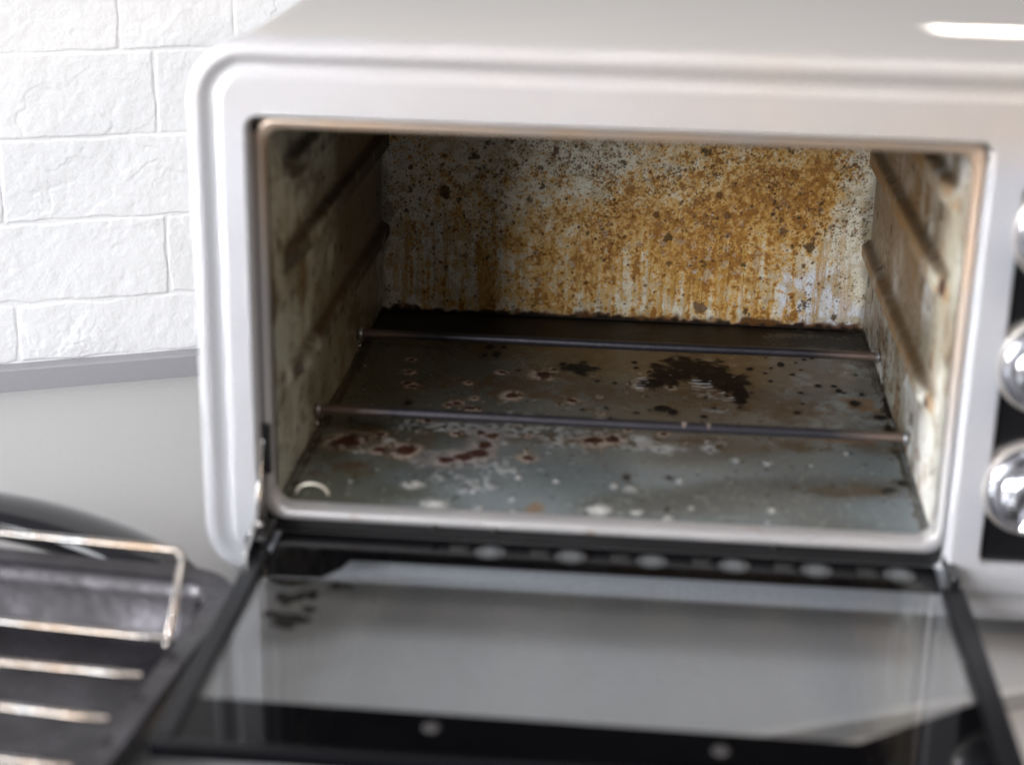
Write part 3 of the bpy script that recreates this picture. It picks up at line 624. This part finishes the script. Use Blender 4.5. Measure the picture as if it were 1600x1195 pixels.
# ---- side walls with pressed shelf ribs
def side_wall(sign, seed):
    nyy, nzz = 420, 300
    g = np.random.default_rng(seed)
    y = np.linspace(0.004, D, nyy)[None, :]*np.ones((nzz, 1)); z = np.linspace(-0.001, H, nzz)[:, None]*np.ones((1, nyy))
    F = lambda a, b=None: gfield(nzz, nyy, a, b or a, int(g.integers(1 << 30)))
    a1, a2, a3, a4 = F(30), F(9), F(3), F(1.5)
    h = np.zeros_like(y); rib = np.zeros_like(y); top = np.zeros_like(y)
    for zc, hw, y0 in ((0.1225, 0.0068, 0.034), (0.0580, 0.0058, 0.040), (0.1690, 0.0072, 0.034)):
        d = np.sqrt(np.clip(y0+hw-y, 0, None)**2 + (z-zc)**2)
        m_ = ss(hw+0.0020, hw-0.0025, d); h = np.maximum(h, 0.0056*m_*ss(y0-0.004, y0+0.03, y)**0.7); rib = np.maximum(rib, m_)
        top = np.maximum(top, np.exp(-((z-zc-hw)/0.0036)**2)*ss(y0-0.002, y0+0.006, y))
    C = np.ones((nzz, nyy, 3))*np.array([0.46, 0.48, 0.41] if sign < 0 else [0.72, 0.73, 0.70])  # side lighting put into the base colour: left wall darker, right wall lighter
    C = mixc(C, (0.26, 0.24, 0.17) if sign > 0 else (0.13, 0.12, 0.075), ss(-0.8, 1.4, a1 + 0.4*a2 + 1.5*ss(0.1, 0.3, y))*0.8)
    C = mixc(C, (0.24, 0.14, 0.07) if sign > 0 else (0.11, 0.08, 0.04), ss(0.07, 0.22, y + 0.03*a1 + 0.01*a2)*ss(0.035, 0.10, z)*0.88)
    C = mixc(C, (0.20, 0.12, 0.045), ss(0.6, 1.6, F(26, 5) + 0.5*a3)*0.45)
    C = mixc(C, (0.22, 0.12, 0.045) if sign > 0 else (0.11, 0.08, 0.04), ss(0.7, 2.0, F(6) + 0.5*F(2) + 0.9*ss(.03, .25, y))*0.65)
    C = mixc(C, (0.10, 0.055, 0.02), ss(1.2, 2.4, F(1.4) + 0.7*a2 + 0.5*ss(.05, .3, y))*0.8)
    C = mixc(C, (0.60, 0.60, 0.55), ss(1.0, 2.2, F(14, 3))*0.4*ss(0.12, 0.02, y))
    rb = rib*ss(-2.0, 1.4, a2 + 0.8*a3 + 4*(y-0.1)); C = mixc(C, (0.36, 0.21, 0.095) if sign > 0 else (0.022, 0.019, 0.013), rb*0.85)  # left ribs near black: groove shadow painted into the colour
    C = mixc(C, (0.075, 0.042, 0.018), np.clip(top*ss(-3.5, 1.2, 0.5*a4 + 0.5*a1 + 1.4*ss(.05, .3, y)), 0, 1)*0.85)
    dk_ = ss(1.85, 2.4, F(3.5))*(1-rib); C = mixc(C, (0.05, 0.03, 0.02), dk_*0.8)
    C = mixc(C, (0.12, 0.06, 0.02), ss(2.2, 2.7, F(1.6))*0.8*(1-rib))
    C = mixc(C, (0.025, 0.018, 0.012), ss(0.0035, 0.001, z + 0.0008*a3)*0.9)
    spots = ((0.010, 0.1003, .0035), (0.030, 0.062, .004)) if sign < 0 else ((-0.0, 0.1035, .003), (0.0505, 0.0567, .004), (0.0422, 0.1235, .005))
    for sy, sz, sr in spots:
        C = mixc(C, (0.04, 0.015, 0.01), ss(1.3, 0.6, np.sqrt((y-sy)**2+(z-sz)**2)/sr + 0.1*a3))
    x = h if sign < 0 else W - h
    edge_in = 0.0
    P = np.stack([x, y, z], -1)
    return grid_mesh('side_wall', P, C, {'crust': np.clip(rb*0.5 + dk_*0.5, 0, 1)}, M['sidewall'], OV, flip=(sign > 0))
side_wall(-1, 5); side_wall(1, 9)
# ceiling, and the outer skin of the cavity
nx_, ny_ = 200, 200
xx = np.linspace(0, W, nx_)[None, :]*np.ones((ny_, 1)); yy = np.linspace(0.006, D, ny_)[:, None]*np.ones((1, nx_))
c1 = gfield(ny_, nx_, 14, 14); C = np.ones((ny_, nx_, 3))*np.array([0.30, 0.30, 0.29]); C = mixc(C, (0.10, 0.06, 0.03), ss(-0.5, 1.5, c1 + 0.6*gfield(ny_, nx_, 2, 2))*0.8)
grid_mesh('ceiling_panel', np.stack([xx, yy, np.full_like(xx, H-0.0008)], -1), C, {'crust': ss(0, 2, c1)}, M['sidewall'], OV, flip=True)

# ---- heating rods, their clips
for yr, z_ in ((0.2500, 0.0150), (0.1070, 0.0150)):
    bm = bmesh.new()
    pts = [(0.0005 + (W-0.001)*i/24, yr + 0.00012*math.sin(i*0.5+yr*90), z_ + 0.00015*math.sin(i*0.4)) for i in range(25)]
    tube(bm, pts, 0.0029, 14); r_ = from_bm('heating_rod', bm, M['rod'], OV)
    for x_s in (0.0015, W-0.0015):
        bm = bmesh.new(); lathe(bm, [(0.0040, 0), (0.0040, 0.0012), (0.0032, 0.0022)], (x_s, yr, z_), 'x', 20, 1 if x_s < .1 else -1)
        from_bm('rod_socket', bm, M['brush'], r_)
    for x_s, zz in ((0.0012, z_-0.0075),):
        bm = bmesh.new(); lathe(bm, [(0.0019, 0), (0.0019, 0.0012), (0.0010, 0.0020)], (x_s, yr-0.004, zz), 'x', 16, 1)
        from_bm('rivet', bm, M['chrome'], OV)
bm = bmesh.new(); lathe(bm, [(0.0026, 0), (0.0026, 0.0010), (0.0014, 0.0020)], (W-0.0005, 0.1328, 0.0479), 'x', 18, -1); from_bm('rivet', bm, M['chrome'], OV)
bm = bmesh.new(); lathe(bm, [(0.0018, 0), (0.0018, 0.0010), (0.0010, 0.0016)], (W-0.0005, 0.148, 0.0500), 'x', 18, -1); from_bm('rivet', bm, M['chrome'], OV)
# peeled rust rings on the front rod
for xs in (0.2130, 0.2270):
    bm = bmesh.new(); lathe(bm, [(0.0022, -0.0036), (0.0028, -0.0018), (0.0030, 0.0), (0.0027, 0.0020), (0.0022, 0.0040)], (xs, 0.107, 0.0151), 'x', 16)
    from_bm('rust_flake', bm, mat('rust_flake', (0.30, 0.23, 0.20), 0.7, 0, 0.4, 300), OV)
# small bent wire loop at the front left corner of the cavity floor
bm = bmesh.new(); tube(bm, [(0.0165 + 0.0085*math.cos(a), 0.0165, 0.0010+0.0060*math.sin(a)) for a in np.linspace(0.05, 3.05, 16)], 0.0009, 8)
from_bm('wire_loop', bm, mat('pale_wire', (0.62, 0.58, 0.50), 0.4, 0.3), OV)

# ---- control panel and knobs
bm = bmesh.new(); plate(bm, [rr(PX0, PX1, PZ0, PZ1, 0.006, 6)], -0.0075)
cp = from_bm('control_panel', bm, M['black'], OV, smooth=False)
def lip_ring(x, z):
    bm = bmesh.new(); lathe(bm, [(0.0248, 0.0), (0.0250, 0.0035), (0.0240, 0.0060), (0.0215, 0.0068), (0.0205, 0.0050)], (x, -0.0076, z), 'y', 56)
    kn = from_bm('knob', bm, M['cream'], OV)
    bm = bmesh.new(); lathe(bm, [(0.0228, 0.005), (0.0226, 0.0085), (0.0214, 0.0108), (0.0196, 0.0120), (0.0188, 0.0170), (0.0170, 0.0205), (0.0130, 0.0228), (0.0070, 0.0238)], (x, -0.0076, z), 'y', 56)
    from_bm('knob_cap', bm, M['knob_chrome'], kn)
    bm = bmesh.new(); box(bm, -0.0035, 0.0035, -0.0390, -0.0300, -0.0150, 0.0150, Matrix.Translation((x, 0, z)) @ Matrix.Rotation(R(25), 4, 'Y'))
    from_bm('knob_grip', bm, M['knob_chrome'], kn, bevel=0.0015)
for kx, kz in ((0.3820, 0.1660), (0.3820, 0.1010), (0.3820, 0.0370)): lip_ring(kx, kz)

# ---- hinge links
def hinge(x, name='hinge_arm'):
    bm = bmesh.new()
    prism(bm, [(-0.001, 0.040), (-0.006, 0.036), (-0.013, 0.018), (-0.021, 0.004), (-0.034, -0.003), (-0.046, -0.006), (-0.046, -0.012), (-0.030, -0.012), (-0.010, -0.008), (-0.004, 0.012), (-0.001, 0.030)], x-0.0010, x+0.0010, 'x')
    h_ = from_bm(name, bm, M['chrome'] if x < 0.1 else M['black'], OV, bevel=0.0005)
    bm = bmesh.new(); lathe(bm, [(0.0028, 0), (0.0028, 0.0016), (0.0015, 0.0026)], (x+0.0008, -0.020, -0.002), 'x', 18, 1); 
    from_bm('hinge_pin', bm, M['chrome'], h_)
    bm = bmesh.new(); lathe(bm, [(0.0020, 0), (0.0020, 0.0016), (0.001, 0.0022)], (x-0.0008, -0.026, -0.0035), 'x', 18, -1)
    from_bm('hinge_pin', bm, M['chrome'], h_)
    bm = bmesh.new(); box(bm, x-0.0045, x+0.0075, -0.030, -0.004, -0.0118, -0.0040); from_bm('hinge_bracket', bm, M['black'], h_, bevel=0.0018)
hinge(-0.0050); 
bm = bmesh.new(); box(bm, 0.3440, 0.3500, -0.030, -0.003, -0.0118, -0.0050); from_bm('hinge_bracket', bm, M['black'], OV, bevel=0.0018)

# ---- the open door: glass pane with printed bands, trims, screws and handle
DZ = -0.0120; DT = 0.004
bm = bmesh.new(); box(bm, -0.0040, 0.3500, -0.2120, -0.0040, DZ-DT, DZ)
door = from_bm('door', bm, M['glass'], OV, smooth=False); door['label'] = 'clear greasy glass oven door folded down flat'
zb = DZ + 0.0004
bm = bmesh.new()
prism(bm, [(0.0045, -0.0045), (0.3405, -0.0045), (0.3405, -0.0345), (0.0460, -0.0345), (0.0430, -0.0450), (0.0350, -0.0560), (0.0045, -0.0575)], DZ+0.0001, zb)
from_bm('hinge_band', bm, M['door_print'], door, smooth=False)
bm = bmesh.new()
prism(bm, [(0.0045, -0.1760), (0.2850, -0.1800), (0.3405, -0.1400), (0.3405, -0.2115), (0.0045, -0.2115)], DZ+0.0001, zb)
from_bm('front_band', bm, M['door_print'], door, smooth=False)
for x0_, x1_ in ((-0.0055, 0.0043), (0.3407, 0.3515)):
    bm = bmesh.new(); box(bm, x0_, x1_, -0.2110, -0.0300, DZ-DT-0.002, DZ+0.0022); from_bm('side_trim', bm, M['trim'], door, bevel=0.0012)
bm = bmesh.new(); box(bm, -0.0055, 0.3515, -0.2165, -0.2122, DZ-DT-0.002, DZ+0.0022); from_bm('front_trim', bm, M['trim'], door, bevel=0.0010)
for i in range(7):
    x = 0.1150 + 0.0414*i if i < 6 else None
    if x is None or x > 0.334: continue
    bm = bmesh.new(); lathe(bm, [(0.0080, 0), (0.0080, 0.0002)], (x, -0.0165, zb), 'z', 32); o = from_bm('round_icon', bm, M['icon'], door)
    bm = bmesh.new(); lathe(bm, [(0.0042, 0), (0.0042, 0.0002)], (x, -0.0165, zb+0.0003), 'z', 24); from_bm('icon_glint_spot', bm, M['icon_glint'], door)  # painted reflection spot on the icon
    bm = bmesh.new()
    for q in range(3): box(bm, x-0.0210, x-0.0115-0.002*(q % 2), -0.0195+0.0034*q, -0.0180+0.0034*q, zb, zb+0.0002)
    from_bm('icon_caption', bm, M['grey_print'], door, smooth=False)
for x, y in ((0.1079, -0.1895), (0.2280, -0.1935)):
    bm = bmesh.new(); lathe(bm, [(0.0036, 0), (0.0036, 0.0006), (0.0026, 0.0014)], (x, y, zb), 'z', 24); from_bm('screw', bm, M['dull_screw'], door)
bm = bmesh.new(); tube(bm, [(0.035 + 0.27*i/12, -0.1960 - 0.004*math.sin(math.pi*i/12), DZ-0.034) for i in range(13)], 0.008, 14, rz=0.006)
hd = from_bm('handle', bm, M['black'], door)
# burnt smears on the glass at its left corner
bm = bmesh.new()
g = np.random.default_rng(3)
for cx, cy, rx, ry in ((0.0285, -0.1020, 0.0085, 0.0075), (0.0235, -0.0800, 0.0065, 0.0055), (0.0330, -0.0750, 0.0050, 0.0045), (0.0185, -0.0970, 0.0030, 0.0030), (0.0460, -0.0640, 0.006, 0.003), (0.0360, -0.0900, 0.003, 0.003)):
    n_ = 36; ph = g.uniform(0, 6.28, 4)
    pts = []
    for i in range(n_):
        a = 2*math.pi*i/n_; q = 1 + 0.22*math.sin(3*a+ph[0]) + 0.16*math.sin(5*a+ph[1]) + 0.10*math.sin(9*a+ph[2])
        pts.append((cx+rx*q*math.cos(a), cy+ry*q*math.sin(a)))
    prism(bm, pts, DZ+0.0001, DZ+0.0005)
from_bm('burnt_smear', bm, mat('burnt_smear', (0.008, 0.007, 0.006), 0.6, 0, 0.3, 400, 0, 0, 0, 0, None, 0.15), door, smooth=False)

# feet
for x, y in ((0.0, 0.03), (0.43, 0.03), (0.0, 0.36), (0.43, 0.36)):
    bm = bmesh.new(); lathe(bm, [(0.011, 0), (0.013, 0.002), (0.014, 0.0225)], (x, y, CZ), 'z', 24); from_bm('foot', bm, M['matt_black'], OV)

# ------------------------------------------------------------------ baking tray with its rack
TR = bpy.data.objects.new('baking_tray', None); COL.objects.link(TR); TR.location = (-0.0035, -0.035, CZ); TR.rotation_euler = (0, 0, R(-5.2))
tag(TR, 'dark enamel baking tray with a wire rack on it, left of the open door', 'tray')
bm = bmesh.new()
RZ = 0.0335
ring_loft(bm, (-0.36, 0.0, -0.27, 0.0), 0.034, [(0.0015, RZ-0.005), (0.0, RZ-0.003), (0.0, RZ-0.001), (0.0015, RZ+0.0005), (0.004, RZ), (0.0125, RZ-0.0006), (0.0150, RZ-0.003), (0.0170, RZ-0.010),
          (0.0215, 0.008), (0.0250, 0.0028), (0.0300, 0.0010), (0.06, 0.0012)], n=10, axis='z', close_last=True)
from_bm('tray_body', bm, M['tray'], TR)
bm = bmesh.new()
tube(bm, [(-0.31 + 0.262*t, 0.008 + 0.029*math.sin(math.pi*t)**0.8, RZ - 0.016 + 0.017*math.sin(math.pi*t)**0.6) for t in np.linspace(0, 1, 33)], 0.018, 24, rz=0.011)
from_bm('tray_handle', bm, M['black'], TR)
RK = bpy.data.objects.new('wire_rack', None); COL.objects.link(RK); RK.location = (-0.0035, -0.035, CZ + RZ); RK.rotation_euler = (0, 0, R(-5.2))
tag(RK, 'chrome wire rack with brown heat stains lying in the dark baking tray', 'rack')
zr = 0.0045
for i, yl in enumerate((-0.0835, -0.1205, -0.158, -0.195, -0.232)):
    bm = bmesh.new(); xr = -0.0085
    pts = [(xr-0.31, yl, zr-0.012), (xr-0.308, yl, zr-0.003), (xr-0.304, yl, zr)] + [(xr-0.30+0.30*t*0.985, yl + 0.0006*math.sin(7*t+i), zr + 0.0005*math.sin(5*t+2*i)) for t in np.linspace(0, 1, 14)]
    tube(bm, pts, 0.0017, 12); from_bm('cross_wire', bm, M['wire'], RK)
bm = bmesh.new(); yb = -0.044; hb = 0.0290
pts = [(-0.0150, -0.0835, zr-0.004), (-0.0150, -0.0760, zr+0.004), (-0.0150, -0.0700, zr+0.012), (-0.0160, -0.0600, zr+0.022), (-0.0175, -0.0520, hb+zr-0.003), (-0.0210, -0.0500, hb+zr)]
pts += [(-0.024-0.27*t, -0.0500, hb+zr) for t in np.linspace(0, 1, 12)] + [(-0.299, -0.052, hb+zr-0.003), (-0.301, -0.0835, zr)]
tube(bm, pts, 0.0019, 12); from_bm('raised_end_wire', bm, M['wire'], RK)

if '_w' in OV: del OV['_w']
